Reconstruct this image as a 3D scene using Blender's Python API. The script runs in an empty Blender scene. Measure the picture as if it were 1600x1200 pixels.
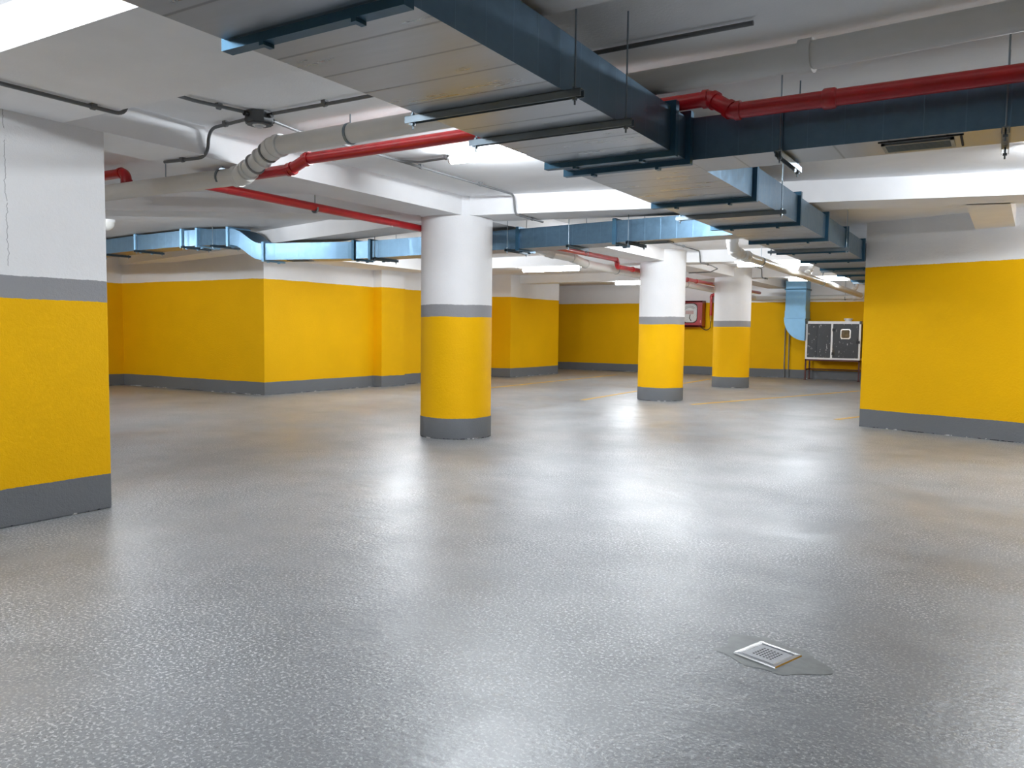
import bpy, bmesh, math, random
from mathutils import Vector, Matrix
random.seed(7)
S = bpy.context.scene
COL = S.collection
PI = math.pi
ZC = 3.09      # ceiling
ZB = 2.85      # underside of the beams

# ------------------------------------------------------------------ materials
def new_mat(name):
    m = bpy.data.materials.new(name); m.use_nodes = True
    nt = m.node_tree; nt.nodes.clear()
    out = nt.nodes.new('ShaderNodeOutputMaterial')
    p = nt.nodes.new('ShaderNodeBsdfPrincipled')
    nt.links.new(p.outputs[0], out.inputs[0])
    return m, nt, p

def N(nt, t, **kw):
    n = nt.nodes.new(t)
    for k, v in kw.items():
        setattr(n, k, v)
    return n

def mth(nt, op, a, b=None, c=None):
    n = N(nt, 'ShaderNodeMath', operation=op)
    for i, v in enumerate((a, b, c)):
        if v is None: continue
        if isinstance(v, (int, float)): n.inputs[i].default_value = v
        else: nt.links.new(v, n.inputs[i])
    return n.outputs[0]

def mix(nt, f, a, b):
    n = N(nt, 'ShaderNodeMix', data_type='RGBA')
    for sock, v in ((n.inputs[0], f), (n.inputs[6], a), (n.inputs[7], b)):
        if isinstance(v, (int, float)): sock.default_value = v
        elif isinstance(v, tuple): sock.default_value = (*v, 1)
        else: nt.links.new(v, sock)
    return n.outputs[2]

def noise(nt, scale, detail=3, rough=.55, vec=None):
    n = N(nt, 'ShaderNodeTexNoise'); n.inputs['Scale'].default_value = scale
    n.inputs['Detail'].default_value = detail; n.inputs['Roughness'].default_value = rough
    if vec is None:
        g = N(nt, 'ShaderNodeNewGeometry'); vec = g.outputs['Position']
    nt.links.new(vec, n.inputs['Vector'])
    return n.outputs[0]

def ramp(nt, v, lo, hi, a=0., b=1.):
    n = N(nt, 'ShaderNodeMapRange'); n.inputs[1].default_value = lo; n.inputs[2].default_value = hi
    n.inputs[3].default_value = a; n.inputs[4].default_value = b
    nt.links.new(v, n.inputs[0]); return n.outputs[0]

def bump(nt, p, h, strength, dist=.01):
    b = N(nt, 'ShaderNodeBump'); b.inputs['Strength'].default_value = strength
    b.inputs['Distance'].default_value = dist
    nt.links.new(h, b.inputs['Height']); nt.links.new(b.outputs[0], p.inputs['Normal'])

def plain(name, col, rough=.5, metal=0., var=.06, nscale=6., bumpy=0., spec=None, coat=0.):
    m, nt, p = new_mat(name)
    n = noise(nt, nscale)
    c = mix(nt, ramp(nt, n, .3, .7), tuple(x*(1-var) for x in col), tuple(min(1, x*(1+var)) for x in col))
    nt.links.new(c, p.inputs['Base Color'])
    p.inputs['Roughness'].default_value = rough; p.inputs['Metallic'].default_value = metal
    if spec is not None: p.inputs['Specular IOR Level'].default_value = spec
    if coat: p.inputs['Coat Weight'].default_value = coat; p.inputs['Coat Roughness'].default_value = .15
    if bumpy: bump(nt, p, noise(nt, 60, 4), bumpy, .004)
    return m

WHITE = (.84, .84, .85); YEL = (.86, .465, .001); GRY = (.165, .175, .187); BAND = (.30, .30, .312)

def paint(name, levels, crack=False, rough=.68):
    """plaster painted in horizontal bands: levels = [(upper z, colour) ...] from the floor up"""
    m, nt, p = new_mat(name)
    g = N(nt, 'ShaderNodeNewGeometry'); sp = N(nt, 'ShaderNodeSeparateXYZ')
    nt.links.new(g.outputs['Position'], sp.inputs[0])
    z = sp.outputs[2]
    w = mth(nt, 'MULTIPLY', mth(nt, 'SUBTRACT', noise(nt, 1.7, 2), .5), .03)
    w2 = mth(nt, 'MULTIPLY', mth(nt, 'SUBTRACT', noise(nt, 30, 3), .5), .012)
    zz = mth(nt, 'ADD', z, mth(nt, 'ADD', w, w2))
    big = ramp(nt, noise(nt, 1.3, 4, .6), .3, .7)
    prev = None
    for lim, col in levels:
        dk = tuple(x*.94 for x in col)
        c = mix(nt, big, dk, col)
        if prev is None: cur = c
        else: cur = mix(nt, mth(nt, 'GREATER_THAN', zz, plim), cur, c)
        prev, plim = c, lim
    # chips of bare filler along the floor joint
    ch = mth(nt, 'MULTIPLY', mth(nt, 'LESS_THAN', z, .014), mth(nt, 'GREATER_THAN', noise(nt, 5, 4, .7), .58))
    cur = mix(nt, ch, cur, (.6, .6, .6))
    gr = mth(nt, 'MULTIPLY', mth(nt, 'LESS_THAN', z, .012), mth(nt, 'LESS_THAN', noise(nt, 5, 4, .7), .46))
    cur = mix(nt, gr, cur, (.03, .03, .035))
    h = mth(nt, 'ADD', noise(nt, 38, 4, .6), mth(nt, 'MULTIPLY', noise(nt, 120, 3), .5))
    if crack:
        y = sp.outputs[1]; x = sp.outputs[0]
        zv = N(nt, 'ShaderNodeCombineXYZ'); nt.links.new(z, zv.inputs[2])
        cz = noise(nt, 2.2, 6, .72, zv.outputs[0])
        off = mth(nt, 'ADD', mth(nt, 'MULTIPLY', mth(nt, 'SUBTRACT', cz, .5), .16), 2.90)
        d = mth(nt, 'ABSOLUTE', mth(nt, 'SUBTRACT', y, off))
        cr = mth(nt, 'MULTIPLY', mth(nt, 'LESS_THAN', d, .0022), mth(nt, 'GREATER_THAN', z, 1.78))
        cr = mth(nt, 'MULTIPLY', cr, mth(nt, 'GREATER_THAN', noise(nt, 12, 3), .40))
        cur = mix(nt, cr, cur, (.35, .35, .36))
    nt.links.new(cur, p.inputs['Base Color'])
    p.inputs['Roughness'].default_value = rough
    p.inputs['Specular IOR Level'].default_value = .14
    bump(nt, p, h, .5, .008)
    return m

M_WALL = paint('wall_paint', [(.27, GRY), (2.42, YEL), (9, WHITE)])
M_COLUMN = paint('column_paint', [(.27, GRY), (1.57, YEL), (1.725, BAND), (9, WHITE)])
M_PILLAR = paint('pillar_paint', [(.27, GRY), (1.585, YEL), (1.74, BAND), (9, WHITE)], crack=True)
M_CEIL = plain('ceiling_plaster', (.86, .86, .87), .8, var=.03, nscale=2.5, bumpy=.35)

def floor_mat():
    m, nt, p = new_mat('painted_concrete')
    g = N(nt, 'ShaderNodeNewGeometry')
    a = ramp(nt, noise(nt, .5, 5, .62), .32, .70)
    b = ramp(nt, noise(nt, 2.3, 4, .6), .30, .75)
    c = mix(nt, a, (.178, .19, .201), (.25, .262, .273))
    c = mix(nt, mth(nt, 'MULTIPLY', b, .42), c, (.36, .37, .38))
    c = mix(nt, ramp(nt, noise(nt, 1.2, 5, .7), .52, .72, 0., .40), c, (.13, .14, .15))
    # coarse gritty paint: dark pits and pale grains painted as glints, thicker in some patches
    patch = ramp(nt, noise(nt, .75, 4, .6), .36, .62, .25, 1.)
    pit = ramp(nt, noise(nt, 62, 2, .6), .44, .34)
    c = mix(nt, mth(nt, 'MULTIPLY', pit, mth(nt, 'MULTIPLY', patch, .75)), c, (.075, .08, .085))
    gr = ramp(nt, noise(nt, 70, 2, .65), .54, .62)
    c = mix(nt, mth(nt, 'MULTIPLY', gr, mth(nt, 'MULTIPLY', patch, .85)), c, (.72, .73, .74))
    nt.links.new(c, p.inputs['Base Color'])
    nt.links.new(ramp(nt, noise(nt, .8, 4, .6), .3, .72, .29, .47), p.inputs['Roughness'])
    p.inputs['Specular IOR Level'].default_value = .62
    h = mth(nt, 'ADD', mth(nt, 'MULTIPLY', noise(nt, 38, 3, .65), patch), mth(nt, 'MULTIPLY', noise(nt, 4, 3, .6), 1.5))
    bump(nt, p, h, .52, .008)
    return m
M_FLOOR = floor_mat()

def duct_mat(name, col, axis, metal, rough, sm=1.5, step=.21, lo=.478):
    m, nt, p = new_mat(name)
    g = N(nt, 'ShaderNodeNewGeometry'); sp = N(nt, 'ShaderNodeSeparateXYZ')
    nt.links.new(g.outputs['Position'], sp.inputs[0])
    f = mth(nt, 'FRACT', mth(nt, 'DIVIDE', sp.outputs[axis], step))
    tri = mth(nt, 'ABSOLUTE', mth(nt, 'SUBTRACT', f, .5))          # .5 at the seam
    seam = ramp(nt, tri, lo, min(lo+.02, .498))
    mp = N(nt, 'ShaderNodeMapping'); nt.links.new(g.outputs['Position'], mp.inputs[0])
    mp.inputs['Scale'].default_value = (1.2, 9, 9) if axis == 1 else (9, 1.2, 9)
    n = noise(nt, 1.6, 4, .6, mp.outputs[0])
    c = mix(nt, ramp(nt, n, .3, .7), tuple(x*.9 for x in col), tuple(min(1, x*1.08) for x in col))
    c = mix(nt, mth(nt, 'MULTIPLY', seam, .5), c, tuple(min(1, x*sm) for x in col))
    nt.links.new(c, p.inputs['Base Color'])
    p.inputs['Metallic'].default_value = metal
    nt.links.new(ramp(nt, n, .3, .7, rough-.05, rough+.06), p.inputs['Roughness'])
    bump(nt, p, mth(nt, 'ADD', mth(nt, 'MULTIPLY', seam, .5), mth(nt, 'MULTIPLY', n, .12)), .18, .006)
    return m
BLUE = (.115, .205, .295); UNDERSIDE = (.38, .41, .45)
M_DUCT_Y = duct_mat('blue_duct_lengthwise', BLUE, 1, .7, .34)
M_DUCT_X = duct_mat('blue_duct_crosswise', BLUE, 0, .7, .34)
M_BOT_Y = duct_mat('reflection_grey_underside_lengthwise', UNDERSIDE, 1, .88, .31, .16, .27, .462)  # grey of the floor's reflection put into the underside colour
M_BOT_X = duct_mat('reflection_grey_underside_crosswise', UNDERSIDE, 0, .88, .34, .2, .3, .47)
M_DROP = plain('light_blue_duct', (.25, .50, .74), .42, .25, .05)
M_FLANGE = plain('blue_flange', (.035, .11, .18), .42, .5, .1)
M_STRUT = plain('galvanised_strut', (.22, .27, .31), .4, .8, .1)
M_STRUT_DARK = plain('dark_strut', (.03, .06, .085), .5, .4, .1)
M_RED = plain('red_pipe_paint', (.44, .005, .010), .3, 0, .12, 9, coat=.4)
M_REDCAB = plain('red_cabinet_paint', (.35, .008, .02), .35, 0, .08, coat=.3)
M_PVC = plain('white_plastic_pipe', (.74, .735, .71), .38, 0, .03, 5)
M_PVC_W = plain('bright_white_plastic', (.84, .84, .83), .35, 0, .02, 5)
M_GASKET = plain('grey_gasket', (.25, .25, .25), .6)
M_COND = plain('grey_conduit', (.13, .135, .14), .45, 0, .08)
M_COND_L = plain('pale_conduit', (.20, .205, .21), .45, .1, .08)
M_BOX = plain('dark_grey_box', (.085, .09, .095), .5, 0, .06)
M_BLACK = plain('black_metal', (.012, .012, .013), .45, .2)
M_DEPTH_SEAL = plain('black_depth_and_seal', (.006, .006, .007), .8)  # black seals, and sheets standing for dark depth behind slats and holes
M_STEEL = plain('stainless_steel', (.72, .72, .73), .22, .95, .05, 40)
M_ALU = plain('white_aluminium_frame', (.80, .80, .80), .35, .1, .03)
M_RUST = plain('dark_red_steel', (.07, .010, .008), .5, .1, .15)
M_LINE = plain('yellow_line_paint', (.66, .38, .02), .5, 0, .22, 14)
M_MORTAR = plain('smooth_mortar', (.22, .235, .23), .3, 0, .15, 18, bumpy=.1)
M_HOSE = plain('white_hose', (.85, .84, .83), .6)
M_BRASS = plain('brass', (.60, .40, .16), .3, .9)
M_SENSOR = plain('sensor_lens', (.62, .63, .65), .4)

def panel_mat():
    m, nt, p = new_mat('scuffed_charcoal_panel')
    g = N(nt, 'ShaderNodeNewGeometry'); mp = N(nt, 'ShaderNodeMapping')
    nt.links.new(g.outputs['Position'], mp.inputs[0]); mp.inputs['Scale'].default_value = (22, 22, 9)
    s = mth(nt, 'GREATER_THAN', noise(nt, 1, 3, .6, mp.outputs[0]), .655)
    c = mix(nt, s, mix(nt, noise(nt, 4), (.028, .031, .036), (.042, .046, .052)), (.42, .42, .42))
    nt.links.new(c, p.inputs['Base Color']); p.inputs['Roughness'].default_value = .45
    return m
M_PANEL = panel_mat()

def glow(name, col, st):
    m, nt, p = new_mat(name)
    p.inputs['Base Color'].default_value = (.9, .9, .9, 1)
    p.inputs['Emission Color'].default_value = (*col, 1); p.inputs['Emission Strength'].default_value = st
    m.cycles.emission_sampling = 'FRONT'
    return m
M_TUBE = glow('lit_tube_diffuser', (.88, .94, 1.), 70.)
M_TUBE_DIM = glow('dimmed_tube_diffuser', (.88, .94, 1.), 36.)  # same tubes with the brightness turned down
M_DOME = plain('opal_glass', (.85, .84, .80), .25, 0, .02)

def glass_mat():
    m = bpy.data.materials.new('clear_glass'); m.use_nodes = True; nt = m.node_tree; nt.nodes.clear()
    out = nt.nodes.new('ShaderNodeOutputMaterial'); mx = nt.nodes.new('ShaderNodeMixShader')
    t = nt.nodes.new('ShaderNodeBsdfTransparent'); g = nt.nodes.new('ShaderNodeBsdfGlossy'); f = nt.nodes.new('ShaderNodeFresnel')
    g.inputs['Roughness'].default_value = .05; f.inputs['IOR'].default_value = 1.45
    nt.links.new(f.outputs[0], mx.inputs[0]); nt.links.new(t.outputs[0], mx.inputs[1]); nt.links.new(g.outputs[0], mx.inputs[2])
    nt.links.new(mx.outputs[0], out.inputs[0]); return m
M_GLASS = glass_mat()

# ------------------------------------------------------------------ helpers
def put(name, bm, mats, parent=None, at=None, smooth=False):
    """link bm (world coordinates) as ONE mesh; its origin goes to the parent's origin or to `at`"""
    root = parent
    o0 = Vector((0, 0, 0))
    if parent is not None:
        r = parent
        while r.parent: r = r.parent
        o0 = r.location.copy()
    elif at is not None: o0 = Vector(at)
    for v in bm.verts: v.co -= o0
    bmesh.ops.recalc_face_normals(bm, faces=bm.faces)
    me = bpy.data.meshes.new(name); bm.to_mesh(me); bm.free()
    for m in (mats if isinstance(mats, (list, tuple)) else [mats]): me.materials.append(m)
    if smooth:
        for p in me.polygons: p.use_smooth = True
        try: me.set_sharp_from_angle(angle=math.radians(40))
        except Exception: pass
    o = bpy.data.objects.new(name, me); COL.objects.link(o)
    if parent is not None: o.parent = parent
    else: o.location = o0
    return o

def root(name, loc, label=None, cat=None, group=None):
    o = bpy.data.objects.new(name, None); COL.objects.link(o)
    o.location = loc; o.empty_display_size = .1
    tag(o, label, cat, group); return o

def tag(o, label=None, cat=None, group=None, kind=None):
    if label: o['label'] = label
    if cat: o['category'] = cat
    if group: o['group'] = group
    if kind: o['kind'] = kind
    return o

def copy_tree(o, parent=None):
    c = o.copy(); COL.objects.link(c)
    if parent is not None: c.parent = parent
    for ch in list(o.children): copy_tree(ch, c)
    return c

def B(): return bmesh.new()

def box(bm, a, b, bev=0., M=None):
    a, b = Vector(a), Vector(b)
    g = bmesh.ops.create_cube(bm, size=1.)
    vs = g['verts']; c = (a+b)/2; d = b-a
    for v in vs: v.co = Vector((v.co.x*d.x, v.co.y*d.y, v.co.z*d.z)) + c
    if bev:
        es = list({e for v in vs for e in v.link_edges})
        r = bmesh.ops.bevel(bm, geom=es, offset=bev, segments=2, affect='EDGES', profile=.6)
        vs = list({v for f in r['faces'] for v in f.verts} | {v for v in vs if v.is_valid})
    if M is not None:
        for v in vs: v.co = M @ v.co
    return vs

def prism(bm, poly, z0, z1, mat_bottom=None, mat_side=0):
    lo = [bm.verts.new((p[0], p[1], z0)) for p in poly]
    hi = [bm.verts.new((p[0], p[1], z1)) for p in poly]
    n = len(poly)
    fb = bm.faces.new(lo[::-1]); ft = bm.faces.new(hi)
    for i in range(n):
        f = bm.faces.new((lo[i], lo[(i+1) % n], hi[(i+1) % n], hi[i])); f.material_index = mat_side
    if mat_bottom is not None: fb.material_index = mat_bottom; ft.material_index = mat_side
    return fb

def frame_of(d):
    d = d.normalized()
    ref = Vector((0, 0, 1)) if abs(d.z) < .9 else Vector((0, 1, 0))
    u = d.cross(ref).normalized(); return u, u.cross(d).normalized()

def sweep(bm, pts, r, seg=14, cap=True):
    """round tube through pts; r a number or one radius per point"""
    pts = [Vector(p) for p in pts]; n = len(pts)
    rs = r if isinstance(r, (list, tuple)) else [r]*n
    u, v = frame_of(pts[1]-pts[0]); rings = []
    for i, p in enumerate(pts):
        d = (pts[min(i+1, n-1)]-pts[i]).normalized()+(pts[i]-pts[max(i-1, 0)]).normalized()
        d = d.normalized()
        u = (u - d*u.dot(d)).normalized(); v = d.cross(u)
        k = 1.
        if 0 < i < n-1:
            cs = (pts[i]-pts[i-1]).normalized().dot(d); k = 1/max(cs, .6)
        rings.append([bm.verts.new(p+(u*math.cos(t*2*PI/seg)+v*math.sin(t*2*PI/seg))*rs[i]) for t in range(seg)])
    for i in range(n-1):
        for t in range(seg):
            bm.faces.new((rings[i][t], rings[i][(t+1) % seg], rings[i+1][(t+1) % seg], rings[i+1][t]))
    if cap:
        bm.faces.new(rings[0][::-1]); bm.faces.new(rings[-1])

def rounded(pts, R, n=7):
    pts = [Vector(p) for p in pts]; out = [pts[0]]
    for i in range(1, len(pts)-1):
        p, a, b = pts[i], pts[i-1], pts[i+1]
        da, db = (a-p).normalized(), (b-p).normalized()
        ang = da.angle(db)
        if ang > PI-.02: out.append(p); continue
        t = min(R/math.tan(ang/2), (a-p).length*.48, (b-p).length*.48)
        s, e = p+da*t, p+db*t
        for k in range(n+1):
            f = k/n; out.append((s*(1-f)+p*f)*(1-f)+(p*(1-f)+e*f)*f)
    out.append(pts[-1]); return out

def disc(bm, c, axis, r, h, seg=20):
    c = Vector(c); a = Vector(axis).normalized()
    sweep(bm, [c, c+a*h], r, seg)

def conduit(name, pts, r, mat, label, R=.09, clips=(), cat='conduit', group=None):
    t = root(name, pts[0], label, cat, group)
    bm = B(); sweep(bm, rounded(pts, R), r, 12); put('tube', bm, mat, t, smooth=True)
    for c, d in clips:
        c = Vector(c); d = Vector(d).normalized()
        bm = B(); sweep(bm, [c-d*.014, c+d*.014], r*1.5, 10)
        u = Vector((0, 0, 1)); box(bm, c+Vector((-.02, -.02, 0)), c+Vector((.02, .02, .035)))
        put('clip', bm, mat, t)
    return t

def pipe_run(name, pts, r, mat, label, cat, bendR, collar=1.13, group=None, couplings=(), clamps=(), collars=True, elbow_mat=None, start=None, ef=1.06):
    """pipe with a straight length per leg and a fitting at each corner"""
    pts = [Vector(p) for p in pts]
    t = root(name, start or pts[0], label, cat, group)
    n = len(pts); cut = [0]*n
    for i in range(1, n-1):
        da, db = (pts[i-1]-pts[i]).normalized(), (pts[i+1]-pts[i]).normalized()
        ang = da.angle(db); cut[i] = min(bendR/math.tan(ang/2), (pts[i-1]-pts[i]).length*.46, (pts[i+1]-pts[i]).length*.46)
    for i in range(n-1):
        d = (pts[i+1]-pts[i]).normalized()
        a, b = pts[i]+d*cut[i], pts[i+1]-d*cut[i+1]
        if (b-a).length > .02:
            bm = B(); sweep(bm, [a, b], r, 20); put('pipe_length', bm, mat, t, smooth=True)
    for i in range(1, n-1):
        da, db = (pts[i-1]-pts[i]).normalized(), (pts[i+1]-pts[i]).normalized()
        s, e = pts[i]+da*cut[i], pts[i]+db*cut[i]
        arc = []
        for k in range(9):
            f = k/8; arc.append((s*(1-f)+pts[i]*f)*(1-f)+(pts[i]*(1-f)+e*f)*f)
        bm = B(); sweep(bm, arc, r*ef, 20)
        el = put('elbow', bm, elbow_mat or mat, t, smooth=True)
        if collars:
            bm = B()
            for q, d in ((s, da), (e, db)):
                sweep(bm, [q-d*r*.35, q+d*r*.35], r*collar*ef, 20)
            put('collar', bm, elbow_mat or mat, el, smooth=True)
    for c, d in couplings:
        c, d = Vector(c), Vector(d).normalized()
        bm = B(); sweep(bm, [c-d*r*.8, c-d*r*.6, c+d*r*.6, c+d*r*.8], [r*1.1, r*1.25, r*1.25, r*1.1], 20); put('coupling', bm, mat, t, smooth=True)
    for c, d, top in clamps:
        c, d = Vector(c), Vector(d).normalized()
        bm = B(); sweep(bm, [c-d*.012, c+d*.012], r*1.07, 20)
        cl = put('clamp', bm, M_STRUT, t, smooth=True)
        bm = B(); sweep(bm, [c+Vector((0, 0, r)), (c.x, c.y, top)], .005, 8); put('hanger_rod', bm, M_STRUT, cl)
    return t

# ------------------------------------------------------------------ the shell
def struct(name, bm, mat):
    return tag(put(name, bm, mat), kind='structure')

bm = B(); box(bm, (-18.4, -7.2, -.25), (7.4, 26.9, 0)); struct('floor', bm, M_FLOOR)
bm = B(); box(bm, (-18.4, -7.2, ZC), (7.4, 26.9, ZC+.25)); struct('ceiling', bm, M_CEIL)
bm = B(); box(bm, (-18.4, 26.5, 0), (7.4, 26.8, ZC)); struct('wall_back', bm, M_WALL)
bm = B(); box(bm, (-18.2, -7, 0), (-17.85, 26.5, ZC)); struct('wall_outer_left', bm, M_WALL)
bm = B(); box(bm, (7., -7, 0), (7.3, 26.5, ZC)); struct('wall_outer_right', bm, M_WALL)
bm = B(); box(bm, (-18.2, -7.2, 0), (7.3, -6.9, ZC)); struct('wall_front', bm, M_WALL)
bm = B(); prism(bm, [(-17.9, 11.48), (-13, 11.48), (-13, 14.87), (-12.74, 14.87), (-12.74, 15.75), (-12.95, 15.75), (-12.95, 17.6), (-13.3, 17.6), (-13.3, 20.52), (-17.9, 20.52)], 0, ZC); struct('wall_left', bm, M_WALL)
bm = B(); prism(bm, [(-17.9, 20.52), (-12.55, 20.52), (-12.55, 23.58), (-17.9, 23.58)], 0, ZC); struct('wall_far_left', bm, M_WALL)
bm = B(); prism(bm, [(-1.78, 13.21), (7.05, 9.92), (7.05, 26.55), (-1.75, 26.55)], 0, ZC); struct('wall_right', bm, M_WALL)

def beam(poly, z=ZB):
    bm = B(); prism(bm, poly, z, ZC+.02); return struct('beam', bm, M_CEIL)
beam([(-6.42, -7), (-5.79, -7), (-5.79, 4.5), (-5.85, 4.5), (-5.85, 26.5), (-6.42, 26.5)])     # along the row of columns
beam([(-5.79, 2.3), (7.05, 2.3), (7.05, 3.3), (-5.79, 3.3)], ZB)                               # overhead, from the pillar
beam([(-5.85, 8.42), (7.05, 11.31), (7.05, 11.95), (-5.85, 9.04)])                             # skew, from the first column
beam([(-.38, 10.2), (.04, 10.3), (.12, 12.62), (-.34, 12.8)], ZB)
beam([(-5.85, 16.02), (-1.7, 16.5), (-1.7, 17.1), (-5.85, 16.62)])
beam([(-5.85, 20.95), (-1.7, 21.05), (-1.7, 21.65), (-5.85, 21.55)])
beam([(-6.42, 8.62), (-17.9, 11.40), (-17.9, 12.0), (-6.42, 9.24)])
d = Vector((.835, .551)); n_ = Vector((-.551, .835))
p0 = Vector((-9.6, 5.99)); a, b_ = p0-d*9.9, p0+d*3.9
beam([a, b_, b_+n_*.57, a+n_*.57])
beam([(-17.9, 15.76), (-6.42, 15.76), (-6.42, 16.32), (-17.9, 16.32)])
beam([(-17.9, 21.05), (-6.42, 21.05), (-6.42, 21.62), (-17.9, 21.62)])
beam([(-13.05, 11.9), (-11.9, 11.5), (-11.9, 15.76), (-13.05, 15.76)], 2.825)

# ------------------------------------------------------------------ columns
def round_column(x, y, r, label):
    bm = B(); seg = 72
    prof = [(r+.006, 0), (r+.006, .26), (r, .275), (r, 3.088)]
    rings = [[bm.verts.new((x+q*math.cos(2*PI*k/seg), y+q*math.sin(2*PI*k/seg), z)) for k in range(seg)] for q, z in prof]
    for i in range(len(prof)-1):
        for k in range(seg):
            bm.faces.new((rings[i][k], rings[i][(k+1) % seg], rings[i+1][(k+1) % seg], rings[i+1][k]))
    bm.faces.new(rings[0][::-1]); bm.faces.new(rings[-1])
    o = put('round_column', bm, M_COLUMN, at=(x, y, 0), smooth=True)
    tag(o, label, 'column', 'round columns in one row', 'thing')
round_column(-6.165, 8.70, .468, 'large round column, nearest and widest of the three, yellow below a grey band')
round_column(-6.03, 15.90, .468, 'middle one of the three round columns, hiding the edge of the red hose cabinet')
round_column(-6.0, 20.93, .470, 'farthest and thinnest looking of the three round columns, before the back wall')
bm = B(); box(bm, (-7.0, 1.55, 0), (-5.80, 3.61, 3.09), .012)
tag(put('square_pillar', bm, M_PILLAR, at=(-6.4, 2.6, 0)), 'square cracked plaster pillar close to the camera, grey band between white and yellow', 'pillar', kind='thing')

# ------------------------------------------------------------------ lines on the floor
def line(a, b, w, label):
    a, b = Vector((*a, 0)), Vector((*b, 0)); d = (b-a).normalized(); s = Vector((-d.y, d.x, 0))*w/2
    bm = B(); prism(bm, [(a+s)[:2], (b+s)[:2], (b-s)[:2], (a-s)[:2]][::-1], .0005, .003)
    tag(put('parking_line', bm, M_LINE, at=a), label, 'line marking', 'yellow parking lines on the floor', 'thing')
line((-10.6, 15.4), (-10.68, 24.1), .10, 'faint yellow floor line running from behind the widest column towards the far dark wall')
line((-7.25, 14.7), (-7.5, 24.2), .10, 'yellow floor line passing behind the middle round column')
line((-5.09, 15.14), (-2.93, 21.6), .10, 'long slanting yellow floor line on open floor before the grey ventilation unit')
line((-2.24, 14.0), (-1.83, 15.2), .10, 'short yellow floor line end at the corner of the slanted yellow wall')

# ------------------------------------------------------------------ ducts
def duct_section(parent, poly, z0, z1, mats, name='duct_section'):
    bm = B(); prism(bm, poly, z0, z1, mat_bottom=1)
    return put(name, bm, mats, parent)

def ring(bm, c, u, hw, z0, z1, t, out):
    """rectangular flange ring round a duct; u = unit across the duct, t along"""
    a = Vector((c[0], c[1], 0)); u = Vector((u[0], u[1], 0)).normalized(); w = Vector((-u.y, u.x, 0))
    def bar(p, q, za, zb):
        M = Matrix(((u.x, w.x, 0, a.x), (u.y, w.y, 0, a.y), (0, 0, 1, 0), (0, 0, 0, 1)))
        box(bm, (p, -t/2, za), (q, t/2, zb), 0, M)
    bar(-hw-out, hw+out, z0-out, z0); bar(-hw-out, hw+out, z1, z1+out)
    bar(-hw-out, -hw, z0, z1); bar(hw, hw+out, z0, z1)
    for s in (-1, 1):
        bar(s*hw*.55-.012, s*hw*.55+.012, z0-out-.014, z0-out)

DB, DT = 2.53, 2.80
main = root('ventilation_duct', (-2.23, 7, DB), 'large blue duct, grey underneath, running overhead away from the camera to the slanted wall', 'duct')
L, R_ = -2.655, -1.80
cuts = [-6.8, -3.2, .6, 2.2, 4.84, 5.12, 6.79, 8.49, 10.02, 11.46, 13.0, 14.6, 16.3, 18.0, 20.0, 22.0]
for i in range(len(cuts)-1):
    y0, y1 = cuts[i], cuts[i+1]
    duct_section(main, [(L, y0), (R_, y0), (R_, y1), (L, y1)], DB, DT, [M_DUCT_Y, M_BOT_Y])
for y in cuts[1:-1]:
    bm = B(); ring(bm, ((L+R_)/2, y), (1, 0), (R_-L)/2, DB, DT, .055, .035); put('flange', bm, M_FLANGE, main)

br = root('ventilation_duct', (2, 5.36, DB), 'dark blue duct branch with an underside grille, leaving the large duct sideways', 'duct')
bc = [R_, -1.22, .62, 2.4, 4.4, 6.9]
for i in range(len(bc)-1):
    duct_section(br, [(bc[i], 5.15), (bc[i+1], 5.15), (bc[i+1], 5.56), (bc[i], 5.56)], DB, DT, [M_DUCT_X, M_BOT_X])
for x in bc[1:-1]:
    bm = B(); ring(bm, (x, 5.355), (0, 1), .205, DB, DT, .05, .012); put('flange', bm, M_DUCT_X, br)
def grille(parent, M, lx, ly, nslat, mat=M_BOX):
    bm = B()
    for (a, b) in (((-lx/2, -ly/2), (lx/2, -ly/2+.02)), ((-lx/2, ly/2-.02), (lx/2, ly/2)), ((-lx/2, -ly/2), (-lx/2+.02, ly/2)), ((lx/2-.02, -ly/2), (lx/2, ly/2))):
        box(bm, (*a, -.012), (*b, 0), 0, M)
    g = put('grille', bm, M_STRUT, parent)
    bm = B(); box(bm, (-lx/2+.02, -ly/2+.02, -.004), (lx/2-.02, ly/2-.02, -.001), 0, M); put('opening_depth_sheet', bm, M_DEPTH_SEAL, g)  # black sheet painting the shade behind the slats
    bm = B()
    for k in range(nslat):
        y = -ly/2+.02+(k+.5)*(ly-.04)/nslat
        box(bm, (-lx/2+.02, y-.004, -.012), (lx/2-.02, y+.006, -.006), 0, M)
    put('slats', bm, M_FLANGE, g)
grille(br, Matrix.Translation((-.46, 5.36, DB)), .38, .22, 9)
bm = B(); box(bm, (-.66, 5.19, DB-.006), (-.22, 5.205, DB)); box(bm, (-.24, 5.19, DB-.006), (-.228, 5.5, DB)); put('grille_seal', bm, M_DEPTH_SEAL, br)

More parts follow.
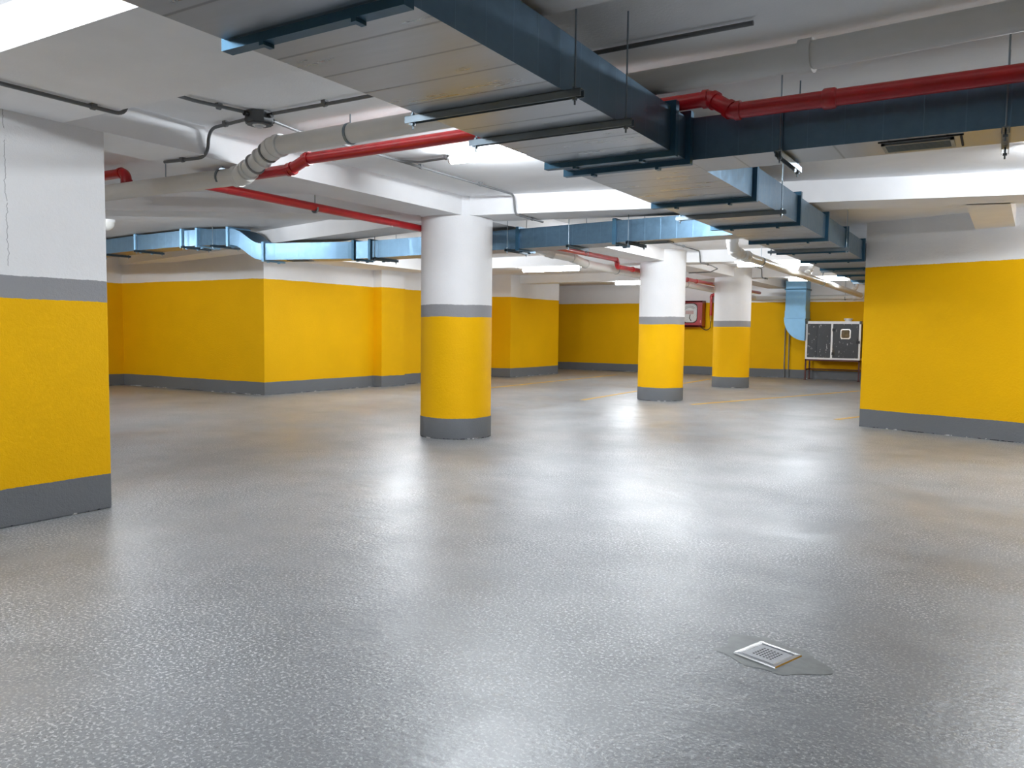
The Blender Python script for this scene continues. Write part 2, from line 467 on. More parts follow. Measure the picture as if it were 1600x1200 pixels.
# far branch: straight legs, a bend, an offset rising over 0.27 m, and a run to the far wall
fb = root('ventilation_duct', (-7, 9.8, DB), 'long lit blue duct with an S-shaped rise, passing behind the nearest round column', 'duct')
def off(p, q, w):
    d = (Vector(q)-Vector(p)).normalized(); nn = Vector((-d.y, d.x)) * w
    if nn.y < 0: nn = -nn
    return nn
path = [(-2.66, 9.20), (-4.2, 9.36), (-5.72, 9.52), (-8.6, 9.76), (-8.92, 9.73), (-10.50, 9.28)]
W = .42
def leg(p, q, z0, z1):
    nn = Vector((0, W)); p, q = Vector(p), Vector(q)
    return duct_section(fb, [q, p, p+nn, q+nn], z0, z1, [M_DUCT_X, M_BOT_X])
for i in range(len(path)-1): leg(path[i], path[i+1], DB, DB+.27)
# offset
bm = B(); A0, A1 = Vector((-10.50, 9.28)), Vector((-11.12, 9.07)); nn = Vector((0, W)); up = .255; rows = []
for k in range(15):
    f = k/14; s = f*f*f*(f*(6*f-15)+10); p = A0.lerp(A1, f); z = DB+up*s
    rows.append([bm.verts.new((p.x, p.y, z)), bm.verts.new((p.x, p.y, z+.27)), bm.verts.new((p.x, p.y+W, z+.27)), bm.verts.new((p.x, p.y+W, z))])
for k in range(14):
    for j in range(4):
        f = bm.faces.new((rows[k][j], rows[k][(j+1) % 4], rows[k+1][(j+1) % 4], rows[k+1][j])); f.material_index = 1 if j == 3 else 0
bm.faces.new(rows[0]); bm.faces.new(rows[-1][::-1])
put('offset_bend', bm, [M_DUCT_X, M_BOT_X], fb)
HB = DB+up
hp = [(-11.12, 9.07), (-11.72, 8.92), (-12.10, 8.90), (-13.55, 9.0), (-15.6, 9.25), (-17.84, 9.55)]
for i in range(len(hp)-1): leg(hp[i], hp[i+1], HB, HB+.27)
for x, y, z in [(*p, DB) for p in path[1:]] + [(*p, HB) for p in hp[:-1]]:
    bm = B(); ring(bm, (x, y+W/2), (0, 1), W/2, z, z+.27, .05, .028); put('flange', bm, M_FLANGE if z == DB and x > -9.5 else M_DROP, fb)
grille(fb, Matrix.Translation((-3.72, 9.55, DB)), .40, .20, 5)
grille(fb, Matrix.Translation((-10.0, 9.62, DB)) @ Matrix.Rotation(.27, 4, 'Z'), .40, .20, 5)

# trapeze hangers
def make_hanger(half, drop, dark):
    t = root('duct_hanger', (0, 0, 0))
    bm = B(); h = half+.09
    box(bm, (-h, -.02, -.004), (h, .02, 0)); box(bm, (-h, -.02, -.036), (h, -.016, 0)); box(bm, (-h, .016, -.036), (h, .02, 0))
    for k in range(int(2*h/.05)):
        x = -h+.03+k*.05
        box(bm, (x, -.012, -.005), (x+.025, .012, -.003))
    put('strut', bm, dark, t)
    for s in (-1, 1):
        bm = B(); sweep(bm, [(s*(half+.05), 0, -.07), (s*(half+.05), 0, drop)], .005, 8); rd = put('threaded_rod', bm, M_STRUT, t)
        for z0, z1 in ((-.05, -.036), (0, .012)):
            bm = B(); sweep(bm, [(s*(half+.05), 0, z0), (s*(half+.05), 0, z1)], .013, 6); put('nut', bm, M_STRUT, rd)
    return t
hm = make_hanger(.43, ZC-DB, M_STRUT)
mains = [(3.41, 'duct hanger strut below the large overhead duct, topmost and closest to the camera'), (4.01, 'perforated metal strut under the large duct, just nearer than its branch'),
         (7.57, 'hanger strut under the large duct at the skewed beam, bright end sticking out'), (11.2, 'hanger strut under the large duct level with the bright upright drain elbow'),
         (15.0, 'hanger strut under the far end of the large duct near the slanted wall'), (18.6, 'last hanger strut under the far end of the large duct')]
hs = [hm]+[copy_tree(hm) for _ in mains[1:]]
for o, (y, lb) in zip(hs, mains):
    o.location = ((L+R_)/2, y, DB-.001); tag(o, lb, 'hanger', 'hangers under the large duct')
hf = make_hanger(W/2, ZC-DB, M_STRUT_DARK)
fars = [(-3.98, 'dark hanger strut on the blue cross duct beside its black grille'), (-4.85, 'bright-ended hanger strut on the blue cross duct, between grille and nearest column'), (-5.85, 'dark hanger strut on the blue cross duct just past the nearest column'),
        (-8.45, 'dark hanger strut on the blue cross duct at the double flange')]
hs = [hf]+[copy_tree(hf) for _ in fars[1:]]
def fy(x): return 9.20+(-2.66-x)*.56/5.94+W/2
for o, (x, lb) in zip(hs, fars):
    o.location = (x, fy(x), DB-.001); o.rotation_euler.z = PI/2; tag(o, lb, 'hanger', 'hangers under the blue cross duct')
hh = make_hanger(W/2, ZC-HB, M_STRUT_DARK)
highs = [(-11.35, 8.99, 'short dark strut under the raised duct end closest to the S-shaped rise'), (-12.0, 8.9, 'dark strut under the raised duct at its bend'), (-13.45, 8.99, 'long looking dark strut under the raised duct midway to the pillar'), (-14.7, 9.13, 'dark strut under the raised duct, partly hidden by the square pillar')]
hs = [hh]+[copy_tree(hh) for _ in highs[1:]]
for o, (x, y, lb) in zip(hs, highs):
    o.location = (x, y+W/2, HB-.001); o.rotation_euler.z = PI/2; tag(o, lb, 'hanger', 'hangers under the raised duct')
hb = make_hanger(.205, ZC-DB, M_STRUT)
brs = [(-1.2, 'short perforated hanger strut under the dark branch duct close to the large duct'), (-.02, 'small threaded hanger under the dark branch duct past the grille')]
hs = [hb]+[copy_tree(hb) for _ in brs[1:]]
for o, (x, lb) in zip(hs, brs):
    o.location = (x, 5.355, DB-.013); o.rotation_euler.z = PI/2; tag(o, lb, 'hanger', 'hangers under the branch duct')

# blue duct dropping to the air handling unit
dd = root('drop_duct', (-5.36, 26.0, 1.2), 'light blue duct dropping down the back wall and curving into the grey ventilation unit', 'duct')
X0, X1, Y0, Y1 = -5.70, -5.10, 25.62, 26.27
def dbox(z0, z1, e=0., nm='duct_section', mat=None):
    bm = B(); box(bm, (X0-e, Y0-e, z0), (X1+e, min(Y1+e, 26.49), z1)); return put(nm, bm, mat or M_DROP, dd)
dbox(2.8, ZB+.2); dbox(2.12, 2.76); dbox(1.905, 2.12, .012)
dbox(2.76, 2.80, .035, 'flange', M_FLANGE); dbox(1.885, 1.905, .03, 'flange')
bm = B(); rr = X1-X0+.03; prof = [(X1+.0, 1.885)]+[(X1-rr*math.cos(k*PI/2/16), 1.885-rr*1.08*math.sin(k*PI/2/16)) for k in range(17)]
f0 = [bm.verts.new((x, Y0, z)) for x, z in prof]; f1 = [bm.verts.new((x, Y1, z)) for x, z in prof]
bm.faces.new(f0); bm.faces.new(f1[::-1])
for k in range(len(prof)):
    j = (k+1) % len(prof); bm.faces.new((f0[k], f1[k], f1[j], f0[j]))
put('elbow', bm, M_DROP, dd)

# ------------------------------------------------------------------ air handling unit
ah = root('ventilation_unit', (-4.31, 26.05, 0), 'charcoal ventilation unit with white frame on thin dark red legs against the back wall', 'ventilation unit')
ax0, ax1, ay0, ay1, az0, az1 = -5.09, -3.52, 25.74, 26.4, .64, 1.78
bm = B(); box(bm, (ax0+.02, ay0+.02, az0+.02), (ax1-.02, ay1, az1-.02)); put('casing', bm, M_PANEL, ah)
bm = B(); t = .055
for x in (ax0, -4.36, ax1-t): box(bm, (x, ay0-.008, az0), (x+t, ay0+.05, az1), .004)
for z in (az0, az1-t): box(bm, (ax0, ay0-.01, z), (ax1, ay0+.05, z+t), .004)
for x in (ax0, ax1-t):
    for z in (az0, az1-t): box(bm, (x, ay0, z), (x+t, ay1, z+t))
put('frame', bm, M_ALU, ah)
bm = B(); box(bm, (ax0-.01, ay0-.02, az1), (ax1+.01, ay1, az1+.022), .004); put('lid', bm, M_ALU, ah)
bm = B()
for x in (ax0-.012, ax1-.05):
    box(bm, (x, ay0-.022, az1-.06), (x+.062, ay0+.03, az1+.026), .006)
put('corner_cap', bm, M_BOX, ah)
bm = B(); box(bm, (ax0+.06, ay0+.004, az0+.06), (-4.765, ay0+.02, az1-.06)); box(bm, (-4.755, ay0+.004, az0+.06), (-4.37, ay0+.02, az1-.06)); put('fixed_panel', bm, M_PANEL, ah)
bm = B(); box(bm, (-4.30, ay0-.004, az0+.06), (ax1-.06, ay0+.02, az1-.06), .004); dr = put('access_door', bm, M_PANEL, ah)
def rrect(cx, cz, w, h, r, k=5):
    pts = []
    for sx, sz, a0 in ((1, 1, 0), (-1, 1, PI/2), (-1, -1, PI), (1, -1, 1.5*PI)):
        for i in range(k+1):
            a = a0+i*PI/2/k; pts.append((cx+sx*(w/2-r)+r*math.cos(a), cz+sz*(h/2-r)+r*math.sin(a)))
    return pts
def rring(bm, outer, inner, y0, y1):
    n = len(outer)
    vo0 = [bm.verts.new((x, y0, z)) for x, z in outer]; vi0 = [bm.verts.new((x, y0, z)) for x, z in inner]
    vo1 = [bm.verts.new((x, y1, z)) for x, z in outer]; vi1 = [bm.verts.new((x, y1, z)) for x, z in inner]
    for i in range(n):
        j = (i+1) % n
        bm.faces.new((vo0[i], vo0[j], vi0[j], vi0[i])); bm.faces.new((vo1[i], vi1[i], vi1[j], vo1[j]))
        bm.faces.new((vo0[i], vo1[i], vo1[j], vo0[j])); bm.faces.new((vi0[i], vi0[j], vi1[j], vi1[i]))
wcx, wcz = -3.945, 1.42
bm = B(); rring(bm, rrect(wcx, wcz, .29, .30, .06), rrect(wcx, wcz, .235, .245, .05), ay0-.014, ay0-.003); wf = put('window_frame', bm, M_STEEL, dr)
bm = B(); q = rrect(wcx, wcz, .235, .245, .05); bm.faces.new([bm.verts.new((x, ay0-.0055, z)) for x, z in q]); q2 = [bm.verts.new((x, ay0-.0045, z)) for x, z in q]; bm.faces.new(q2[::-1])
put('window_pane', bm, plain('dark_window', (.16, .15, .14), .06, .3, .3, 12), wf)
for z in (.78, 1.50):
    bm = B(); box(bm, (-4.32, ay0-.03, z), (-4.24, ay0-.002, z+.085), .006); put('hinge', bm, M_BLACK, dr)
bm = B(); box(bm, (ax1-.12, ay0-.045, 1.14), (ax1-.02, ay0-.005, 1.22), .006); box(bm, (ax1-.10, ay0-.05, 1.21), (ax1-.075, ay0-.01, 1.28), .004); put('latch_handle', bm, M_BLACK, dr)
bm = B(); sweep(bm, [(-3.93, 26.05, az1+.02), (-3.93, 26.05, az1+.07), (-3.93, 26.05, az1+.075), (-3.93, 26.05, az1+.115)], [.10, .10, .125, .125], 24); put('spigot', bm, M_ALU, ah, smooth=True)
for x in (ax0+.0, ax1-.04):
    for y in (ay0, ay1-.05):
        bm = B(); box(bm, (x, y, .012), (x+.04, y+.04, az0)); box(bm, (x-.02, y-.02, 0), (x+.06, y+.06, .012)); put('leg', bm, M_RUST, ah)
bm = B(); box(bm, (ax0, ay0, az0-.045), (ax1, ay0+.04, az0-.001)); box(bm, (ax0, ay1-.05, .30), (ax1, ay1-.015, .335)); box(bm, (ax0+.002, ay0, .30), (ax0+.037, ay1-.01, .335)); put('stand_rail', bm, M_RUST, ah)

# ------------------------------------------------------------------ fire hose cabinet
hc = root('hose_cabinet', (-8.88, 26.3, 1.57), 'red fire hose cabinet with a rounded window on the back wall between two round columns', 'fire hose cabinet')
cx0, cx1, cz0, cz1, cy = -9.30, -8.50, 1.60, 2.48, 26.12
bm = B(); box(bm, (cx0, cy+.02, cz0), (cx1, 26.5, cz0+.02)); box(bm, (cx0, cy+.02, cz1-.02), (cx1, 26.5, cz1)); box(bm, (cx0, cy+.02, cz0), (cx0+.02, 26.5, cz1)); box(bm, (cx1-.02, cy+.02, cz0), (cx1, 26.5, cz1)); box(bm, (cx0, 26.46, cz0), (cx1, 26.5, cz1))
put('cabinet_body', bm, M_REDCAB, hc)
wx, wz, ww, wh = -8.935, 2.07, .52, .62
inner = rrect(wx, wz, ww, wh, .14, 5); outer = []
for x, z in inner:      # carry each window point out to the door edge
    dx, dz = x-wx, z-wz; k = min((.38 if dx > 0 else .355)/max(abs(dx), 1e-4), (.40 if dz > 0 else .46)/max(abs(dz), 1e-4)); outer.append((wx+dx*k, wz+dz*k))
bm = B(); rring(bm, outer, inner, cy, cy+.018); door = put('cabinet_door', bm, M_REDCAB, hc)
bm = B(); box(bm, (cx0+.01, cy, cz0+.005), (cx1-.005, cy+.015, cz0+.06)); box(bm, (cx0+.01, cy, cz1-.05), (cx1-.005, cy+.015, cz1-.005)); box(bm, (cx1-.06, cy, cz0), (cx1-.005, cy+.015, cz1-.005)); put('door_rim', bm, M_REDCAB, door)
bm = B(); rring(bm, rrect(wx, wz, ww+.04, wh+.04, .15), inner, cy-.006, cy); put('window_seal', bm, M_DEPTH_SEAL, door)
bm = B(); vs = [bm.verts.new((x, cy+.008, z)) for x, z in inner]; bm.faces.new(vs); vs2 = [bm.verts.new((x, cy+.012, z)) for x, z in inner]; bm.faces.new(vs2[::-1])
put('window_glass', bm, M_GLASS, door)
bm = B(); disc(bm, (wx, cy+.034, wz), (0, 1, 0), .33, .03, 40); reel = put('hose_reel', bm, M_HOSE, hc, smooth=True)
for k in range(4):
    bm = B(); rr = .13+k*.055; sweep(bm, [(wx+rr*math.cos(a*2*PI/36), cy+.032, wz+rr*math.sin(a*2*PI/36)) for a in range(37)], .014, 8, False); put('hose_coil', bm, M_HOSE if k % 2 else M_PVC_W, reel, smooth=True)
bm = B(); box(bm, (wx-.14, cy+.014, wz-.04), (wx+.14, cy+.022, wz+.08), .003); put('instruction_plate', bm, plain('pink_plate', (.62, .42, .42), .5), reel)
for q in (.20, .25):
    bm = B(); sweep(bm, [(wx+q*math.cos(math.radians(a)), cy+.016, wz+.02+q*.85*math.sin(math.radians(a))) for a in range(40, 145, 8)], .005, 6); put('printed_arc', bm, M_BOX, reel)
bm = B(); sweep(bm, [(wx+.02, cy+.022, wz-.05), (wx+.0, cy+.022, wz-.17), (wx+.06, cy+.022, wz-.27)], .014, 8); put('nozzle', bm, M_BLACK, reel)
bm = B(); box(bm, (cx1-.055, cy-.012, 1.74), (cx1-.03, cy, 1.83), .003); put('door_pull', bm, plain('pale_red', (.7, .25, .25), .4), door)
rs = pipe_run('riser_pipe', [(-7.75, 26.38, 2.68), (-8.28, 26.38, 2.68), (-8.28, 26.38, 1.98)], .045, M_RED, 'short red riser pipe with an elbow, feeding the hose cabinet beside the farthest column', 'pipe', .07)
bm = B(); sweep(bm, [(-8.28, 26.38, 1.99), (-8.28, 26.38, 1.90), (-8.28, 26.38, 1.87), (-8.28, 26.38, 1.80)], [.05, .03, .026, .026], 12); put('valve', bm, M_BRASS, rs, smooth=True)
bm = B(); sweep(bm, rounded([(-8.28, 26.38, 1.82), (-8.28, 26.36, 1.56), (-8.42, 26.32, 1.49), (-8.58, 26.28, 1.60)], .12), .014, 10); put('feed_hose', bm, M_BLACK, rs, smooth=True)

for x, lb, zt in ((-5.86, 'thin grey wall pipe, the outer of two beside the blue drop duct', 1.60), (-5.73, 'thin grey pipe up the back wall, closer of two to the dark unit legs', 1.5)):
    bm = B(); sweep(bm, [(x, 26.45, 0), (x, 26.45, zt)], .018, 10)
    tag(put('wall_pipe', bm, M_COND_L, at=(x, 26.45, 0), smooth=True), lb, 'pipe', 'thin pipes on the back wall')

# ------------------------------------------------------------------ red fire pipes
zr = 2.778
pipe_run('fire_pipe', [(-8.9, 5.05, 2.98), (-7.74, 5.05, 2.98), (-7.74, 5.05, zr), (-5.36, 5.05, zr+.01), (-5.16, 5.05, 2.86), (-1.62, 5.03, 2.875), (-1.46, 4.985, 2.765), (6.9, 4.95, 2.76)], .048, M_RED,
         'red fire pipe crossing overhead below the white drain pipe and over the large duct', 'pipe', .09, couplings=[((-6.58, 5.05, zr), (1, 0, 0)), ((-.9, 4.985, 2.764), (1, 0, 0)), ((2.2, 4.97, 2.76), (1, 0, 0))], clamps=[((-7.1, 5.05, zr), (1, 0, 0), ZC), ((3.4, 4.965, 2.76), (1, 0, 0), ZC)])
pipe_run('fire_pipe', [(-6.58, 5.11, 2.765), (-6.58, 9.3, 2.725), (-6.58, 9.55, 2.90), (-6.58, 11.0, 2.90), (-6.58, 11.3, 2.835), (-6.58, 14.8, 2.84), (-6.58, 14.8, 2.705), (-6.58, 25.95, 2.70)], .045, M_RED,
         'long red fire pipe running lengthwise beside the row of columns, behind them', 'pipe', .07, couplings=[((-6.58, 18.0, 2.70), (0, 1, 0)), ((-6.58, 19.0, 2.70), (0, 1, 0)), ((-6.58, 19.7, 2.70), (0, 1, 0)), ((-6.58, 15.6, 2.704), (0, 1, 0))], clamps=[((-6.58, 6.55, 2.732), (0, 1, 0), ZC), ((-6.58, 13.4, 2.838), (0, 1, 0), ZC)])

# ------------------------------------------------------------------ white drain pipes
pipe_run('drain_pipe', [(-9.2, 4.80, 2.735), (-5.80, 4.89, 2.745), (-5.30, 4.82, 2.935), (-1.0, 4.80, 2.965), (1.2, 4.6, 2.97)], .078, M_PVC, 'thick white drain pipe with a segmented elbow below the dark sensor box', 'pipe', .26, collar=1.06, ef=1.15,
         clamps=[((-6.05, 4.883, 2.753), (1, -.02, 0), ZB), ((-4.45, 4.815, 2.94), (1, 0, 0), ZC)])
big = [o for o in bpy.data.objects if o.name.startswith('drain_pipe')][0]
for f in (.22, .4, .6, .78):
    a = Vector((-5.80, 4.89, 2.745)).lerp(Vector((-5.30, 4.82, 2.935)), f); dv = Vector((.5, -.07, .19)).normalized()
    bm = B(); sweep(bm, [a-dv*.006, a+dv*.006], .094, 24); put('seal_ring', bm, M_GASKET if f in (.4, .78) else M_PVC, big, smooth=True)
dp = pipe_run('drain_pipe', [(-7.35, 12.2, 3.0), (-6.95, 12.7, 2.80), (-6.82, 13.35, 2.765), (-6.82, 13.9, 2.69), (-6.82, 24.0, 2.575), (-6.82, 26.2, 2.55)], .08, M_PVC, 'beige looking white drain pipe running lengthwise just below the red pipe', 'pipe', .22, collar=1.08,
         clamps=[((-6.82, 15.3, 2.674), (0, 1, -.012), ZC), ((-6.82, 19.6, 2.626), (0, 1, -.012), ZC)])
d3 = pipe_run('drain_pipe', [(-3.76, 13.0, 3.08), (-3.76, 13.0, 2.735), (-3.63, 13.36, 2.675), (-3.62, 26.1, 2.595), (-3.70, 26.40, 2.555), (-8.0, 26.40, 2.54)], .075, M_PVC, 'white drain pipe with a bright upright elbow, leading to the back wall', 'pipe', .20, collar=1.1, ef=1.2, elbow_mat=M_PVC_W,
         clamps=[((-3.62, 14.3, 2.667), (0, 1, -.01), ZC), ((-3.62, 20.0, 2.615), (0, 1, -.01), ZC), ((-4.1, 26.40, 2.534), (1, 0, 0), ZC)])
for y in (16.7, 18.0, 24.5):
    z = 2.675-(y-13.34)*.0063
    bm = B(); sweep(bm, rounded([(-3.62, y, z), (-3.60, y+.45, z+.16), (-3.58, y+.62, z+.36), (-3.58, y+.62, ZC)], .12), .062, 16); wy = put('branch_fitting', bm, M_PVC_W, d3, smooth=True)
    bm = B(); a = Vector((-3.61, y+.22, z+.075)); dv = Vector((0, .45, .16)).normalized(); sweep(bm, [a, a+dv*.10], .072, 16); put('collar', bm, M_PVC_W, wy, smooth=True)
for i, f in enumerate((.15, .42, .70, .95)):      # ribs of the white elbow
    a = Vector((-3.76, 13.0, 2.735)).lerp(Vector((-3.63, 13.36, 2.675)), f*.8); dv = Vector((.02, .36, -.065)).lerp(Vector((0, .1, -.3)), 1-f).normalized()
    bm = B(); sweep(bm, [a-dv*.012, a+dv*.012], .092, 20); put('rib', bm, M_PVC_W, d3, smooth=True)

# ------------------------------------------------------------------ electrical
jb = root('sensor_box', (-5.04, 4.42, 3.0), 'dark grey octagonal junction box with a white motion sensor where four conduits meet', 'sensor box')
bm = B(); prism(bm, [(-5.04+.112*math.cos(PI/8+k*PI/4), 4.42+.112*math.sin(PI/8+k*PI/4)) for k in range(8)], 3.0, 3.085)
put('housing', bm, M_BOX, jb)
bm = B(); prism(bm, [(-5.04+.098*math.cos(PI/8+k*PI/4), 4.42+.098*math.sin(PI/8+k*PI/4)) for k in range(8)], 2.99, 3.0); put('cover', bm, M_BOX, jb)
bm = B(); sweep(bm, [(-5.04, 4.42, 2.992), (-5.04, 4.42, 2.984)], .052, 24); sl = put('sensor_ring', bm, M_PVC_W, jb, smooth=True)
bm = B(); sweep(bm, [(-5.04, 4.42, 2.984), (-5.04, 4.42, 2.972), (-5.04, 4.42, 2.966)], [.034, .03, .018], 20); put('sensor_lens', bm, M_SENSOR, sl, smooth=True)
for k in range(4):
    bm = B(); a = k*PI/2; c = Vector((-5.04+.11*math.cos(a), 4.42+.11*math.sin(a), 3.05)); dv = Vector((math.cos(a), math.sin(a), 0)); sweep(bm, [c, c+dv*.035], .02, 12); put('gland', bm, M_BLACK, jb)
zc = 3.062
conduit('conduit_pipe', [(-5.05, 4.29, zc), (-5.13, 3.9, zc), (-5.13, 3.36, zc), (-5.13, 3.36, 2.83), (-5.13, .8, 2.83)], .0135, M_COND, 'dark conduit from the sensor box towards the camera, bending under the overhead beam', clips=[((-5.115, 4.1, zc), (0, 1, 0)), ((-5.13, 3.12, 2.83), (0, 1, 0))])
conduit('conduit_pipe', [(-4.91, 4.43, zc), (-4.1, 4.44, zc), (-1.2, 4.42, zc)], .0135, M_COND, 'dark conduit leaving the sensor box along the ceiling towards the large duct', clips=[((-4.35, 4.435, zc), (1, 0, 0))])
conduit('conduit_pipe', [(-5.17, 4.44, zc), (-5.74, 4.5, zc), (-5.765, 4.5, 2.83), (-6.27, 4.45, 2.83)], .0135, M_COND, 'dark conduit bent in an S down the beam face, ending beneath the beam', R=.12, clips=[((-5.50, 4.475, zc), (1, 0, 0)), ((-6.05, 4.47, 2.83), (1, 0, 0))])
conduit('conduit_pipe', [(-5.06, 4.55, zc), (-5.13, 4.9, zc), (-5.14, 8.44, zc), (-5.15, 8.50, 2.83), (-5.18, 9.25, 2.83)], .0135, M_COND_L, 'pale conduit along the ceiling that bends under the skewed beam beside the nearest column', clips=[((-5.135, 6.6, zc), (0, 1, 0)), ((-5.137, 7.7, zc), (0, 1, 0)), ((-5.17, 8.95, 2.83), (0, 1, 0))])
conduit('conduit_pipe', [(-5.135, 6.25, zc), (-5.0, 6.40, zc), (-4.58, 6.37, zc)], .012, M_COND_L, 'short pale conduit spur feeding the nearest bright tube light', clips=[((-4.65, 6.375, zc), (1, 0, 0))])
conduit('conduit_pipe', [(-5.30, 11.5, zc), (-5.27, 15.93, zc), (-5.27, 16.0, 2.83), (-5.27, 16.75, 2.83), (-5.4, 17.6, 2.83), (-5.84, 18.5, 2.83), (-6.4, 18.6, 2.83)], .013, M_COND, 'thin dark conduit stepping down the beam at the middle round column', clips=[((-5.28, 15.0, zc), (0, 1, 0)), ((-5.27, 16.5, 2.83), (0, 1, 0))])
conduit('conduit_pipe', [(-5.28, 18.9, zc), (-5.26, 20.86, zc), (-5.26, 20.92, 2.83), (-5.24, 21.4, 2.83)], .013, M_COND, 'thin dark conduit stepping down the beam at the farthest round column', clips=[((-5.25, 21.2, 2.83), (0, 1, 0))])

# tube lights
def make_light():
    t = root('tube_light', (0, 0, 0)); l, w = .75, .042
    bm = B(); box(bm, (-l, -.018, .044), (l, .018, .058), .003); put('housing', bm, M_PVC_W, t)
    bm = B(); sec = [(w*math.cos(math.radians(68-k*316/10)), .006+w*math.sin(math.radians(68-k*316/10))) for k in range(11)]
    ra = [bm.verts.new((-l+.03, y, z)) for y, z in sec]; rb = [bm.verts.new((l-.03, y, z)) for y, z in sec]
    for k in range(10): bm.faces.new((ra[k], ra[k+1], rb[k+1], rb[k]))
    bm.faces.new(ra); bm.faces.new(rb[::-1]); bm.faces.new((ra[0], rb[0], rb[10], ra[10]))
    put('diffuser', bm, M_TUBE, t, smooth=True)
    for s in (-1, 1):
        bm = B(); sec2 = [(y*1.05, .006+(z-.006)*1.05) for y, z in sec]
        p = [bm.verts.new((s*(l-.03), y, z)) for y, z in sec2]; q = [bm.verts.new((s*l, y*.8, .006+(z-.006)*.8)) for y, z in sec2]
        for k in range(10): bm.faces.new((p[k], p[k+1], q[k+1], q[k]))
        bm.faces.new(p); bm.faces.new(q); bm.faces.new((p[0], p[10], q[10], q[0])); put('end_cap', bm, M_PVC_W, t)
    return t
tl = make_light()
LB = ZB-.058; LC = ZC-.058
lamps = [(-3.86, 6.37, LC, 0, 'bright tube light on the ceiling half hidden by the large duct, nearest one in view'),
         (-8.75, 16.04, LB, 0, 'lit tube light past the nearest column, the longer of two below the cross duct'),
         (-8.78, 21.33, LB, 0, 'lit tube light before the far dark wall, cut off by the middle column'),
         (-3.90, 16.50, LB, .115, 'tube light under the skewed beam, glowing behind the bright white drain elbow'),
         (-3.95, 21.34, LB, .03, 'tube light under the last beam, in line with the top of the blue drop duct'),
         (.92, 8.4, LC, 0, 'tube light past the branch duct at the picture edge'), (-4.75, 12.9, LC, 0, 'tube light above the crossing of the blue ducts'),
         (-10.6, 6.78, LC, 0, 'tube light behind the grey slanted beam near the S-shaped duct'), (-10.3, 12.9, LC, 0, 'tube light above the wall block behind the blue cross duct'),
         (-3.6, .4, LC, 0, 'tube light behind the camera by the overhead beam'), (-15, 6.2, LC, 0, 'tube light by the outer wall behind the square pillar'),
         (2.2, 10.5, LB, .22, 'added fill tube light under the skewed beam, unseen, brightening the slanted yellow wall'),  # fill lamp out of frame, added to lift the wall and ceiling here
         (-6.9, -3., LC, 0, 'tube light far behind the camera by the pillar row')]
ls = [tl]+[copy_tree(tl) for _ in lamps[1:]]
for o, (x, y, z, rz, lb) in zip(ls, lamps):
    o.location = (x, y, z); o.rotation_euler.z = rz; tag(o, lb, 'light', 'tube lights on the ceiling')
for k in (1, 3, 4, 7, 11):      # tubes set dimmer to temper the light on what stands nearby
    for ch in ls[k].children:
        if ch.name.startswith('diffuser'):
            ch.material_slots[0].link = 'OBJECT'; ch.material_slots[0].material = M_TUBE_DIM
dm = root('dome_light', (-12.22, 7.62, 3.0), 'unlit white dome lamp on the ceiling next to the square pillar edge', 'light')
bm = B(); sweep(bm, [(-12.22, 7.62, 3.05), (-12.22, 7.62, ZC)], .125, 24); put('base', bm, M_PVC_W, dm, smooth=True)
bm = B(); sweep(bm, [(-12.22, 7.62, 3.05)]+[(-12.22, 7.62, 3.05-.13*math.sin(k*PI/2/8)) for k in range(1, 9)], [.115]+[max(.115*math.cos(k*PI/2/8), .01) for k in range(1, 9)], 24); put('globe', bm, M_DOME, dm, smooth=True)

# ------------------------------------------------------------------ floor drain
ang = math.radians(-19.5)
DM = Matrix.Translation((-.803, 3.497, 0)) @ Matrix.Rotation(ang, 4, 'Z')
fd = root('floor_drain', (-.803, 3.497, 0), 'square stainless steel floor drain with a perforated plate set in the floor', 'floor drain')
bm = B(); pts = [(DM @ Vector(((.21+.03*math.sin(3*a+1)+.02*math.sin(5*a))*1.0*math.cos(a)*(1.1), (.19+.03*math.cos(2*a)+.015*math.sin(7*a))*math.sin(a), 0)))[:2] for a in [k*2*PI/40 for k in range(40)]]
bm.faces.new([bm.verts.new((q[0], q[1], .0012)) for q in pts]); put('mortar_patch', bm, M_MORTAR, fd)
bm = B(); h = .104
def rq(r): return [(-r, -r), (r, -r), (r, r), (-r, r)]
lv = [(h, .001), (h-.003, .007), (h-.020, .008), (h-.026, .0055), (h-.026, .003)]
rg = [[bm.verts.new(DM @ Vector((x, y, z))) for x, y in rq(r)] for r, z in lv]
for i in range(len(lv)-1):
    for k in range(4): bm.faces.new((rg[i][k], rg[i][(k+1) % 4], rg[i+1][(k+1) % 4], rg[i+1][k]))
put('frame', bm, M_STEEL, fd)
bm = B(); box(bm, (-h+.027, -h+.027, .0022), (h-.027, h-.027, .003), 0, DM); put('drain_depth_sheet', bm, M_DEPTH_SEAL, fd)  # black sheet on the floor standing for the dark below the holes
bm = B(); P = .077; zt = .0055; nc = 6; cs = .1/nc
def q4(pts_): bm.faces.new([bm.verts.new(DM @ Vector((x, y, zt))) for x, y in pts_])
for (a, b) in (((-P, -P), (P, -.05)), ((-P, .05), (P, P)), ((-P, -.05), (-.05, .05)), ((.05, -.05), (P, .05))):
    q4([a, (b[0], a[1]), b, (a[0], b[1])])
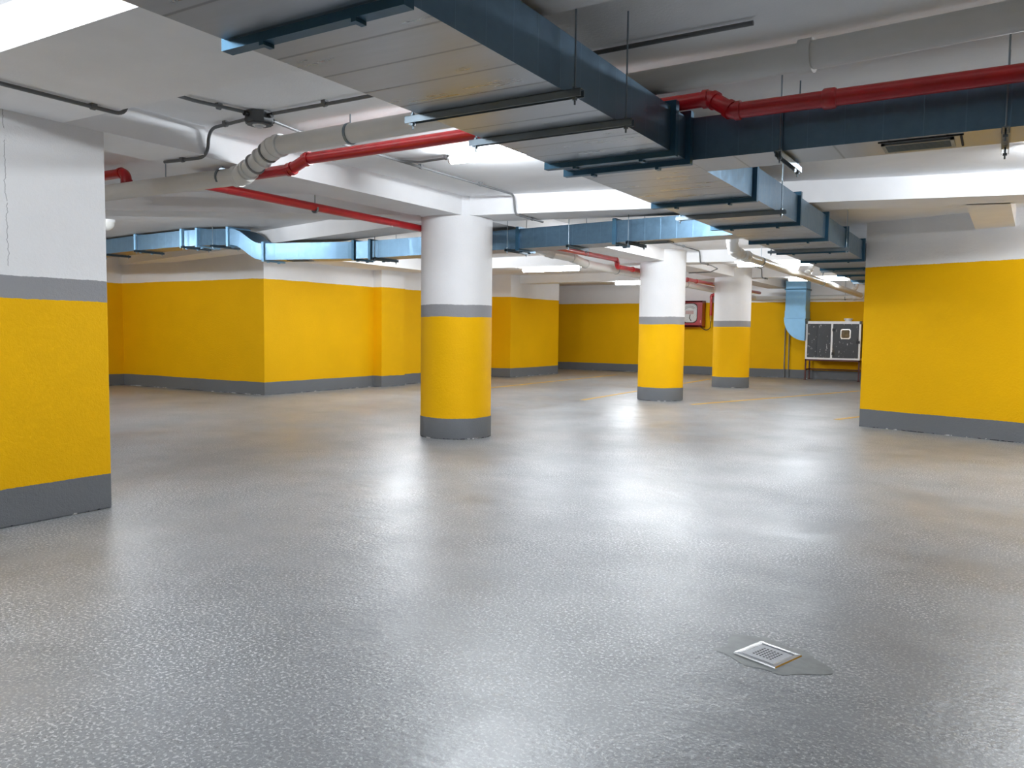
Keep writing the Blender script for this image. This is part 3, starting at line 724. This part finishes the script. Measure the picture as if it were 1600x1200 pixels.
for i in range(nc):
    for j in range(nc):
        ox, oy = -.05+(i+.5)*cs, -.05+(j+.5)*cs; hs_ = cs/2
        ci, sq = [], []
        for k in range(12):
            a = k*PI/6; c, s = math.cos(a), math.sin(a); m_ = max(abs(c), abs(s)); ci.append((ox+.0054*c, oy+.0054*s)); sq.append((ox+hs_*c/m_, oy+hs_*s/m_))
        for k in range(12):
            q4([ci[k], sq[k], sq[(k+1) % 12], ci[(k+1) % 12]])
        for k in (1, 4, 7, 10):   # corners of the cell
            c, s = math.cos((k+.5)*PI/6), math.sin((k+.5)*PI/6)
            q4([sq[k], (ox+hs_*(1 if c > 0 else -1), oy+hs_*(1 if s > 0 else -1)), sq[(k+1) % 12]])
bmesh.ops.remove_doubles(bm, verts=bm.verts, dist=1e-5)
put('perforated_plate', bm, plain('dark_reflection_steel', (.42, .43, .45), .35, .9, .08, 60), fd)  # plate darker than its frame: a dark reflection put into the colour

# ------------------------------------------------------------------ camera, world, view
F = 1248.; HY = 517.; ROLL = .0117; YAW = math.radians(31.3)
pitch = math.atan((600-HY)/F); cp, sp_ = math.cos(pitch), math.sin(pitch)
fwd = Vector((0, cp, -sp_)); up_ = Vector((0, sp_, cp)); rt = Vector((1, 0, 0))
c, s = math.cos(ROLL), math.sin(ROLL)
r2 = rt*c+up_*s; u2 = rt*(-s)+up_*c
Y = Matrix.Rotation(YAW, 3, 'Z')
r2, u2, f2 = Y @ r2, Y @ u2, Y @ fwd
cam = bpy.data.cameras.new('camera'); co = bpy.data.objects.new('camera', cam); COL.objects.link(co)
cam.sensor_fit = 'HORIZONTAL'; cam.sensor_width = 36; cam.lens = F/1600*36; cam.clip_start = .05; cam.clip_end = 200
co.matrix_world = Matrix(((r2.x, u2.x, -f2.x, 0), (r2.y, u2.y, -f2.y, 0), (r2.z, u2.z, -f2.z, 1.4), (0, 0, 0, 1)))
S.camera = co
w = bpy.data.worlds.new('world'); S.world = w; w.use_nodes = True
w.node_tree.nodes['Background'].inputs[0].default_value = (.5, .5, .5, 1); w.node_tree.nodes['Background'].inputs[1].default_value = .02
S.view_settings.view_transform = 'Standard'; S.view_settings.look = 'None'; S.view_settings.gamma = 1; S.view_settings.exposure = 1.55
S.view_settings.use_curve_mapping = False
S.cycles.use_denoising = True
S.cycles.max_bounces = 10; S.cycles.diffuse_bounces = 7; S.cycles.sample_clamp_indirect = 3; S.cycles.caustics_reflective = False; S.cycles.caustics_refractive = False; S.cycles.blur_glossy = 1.
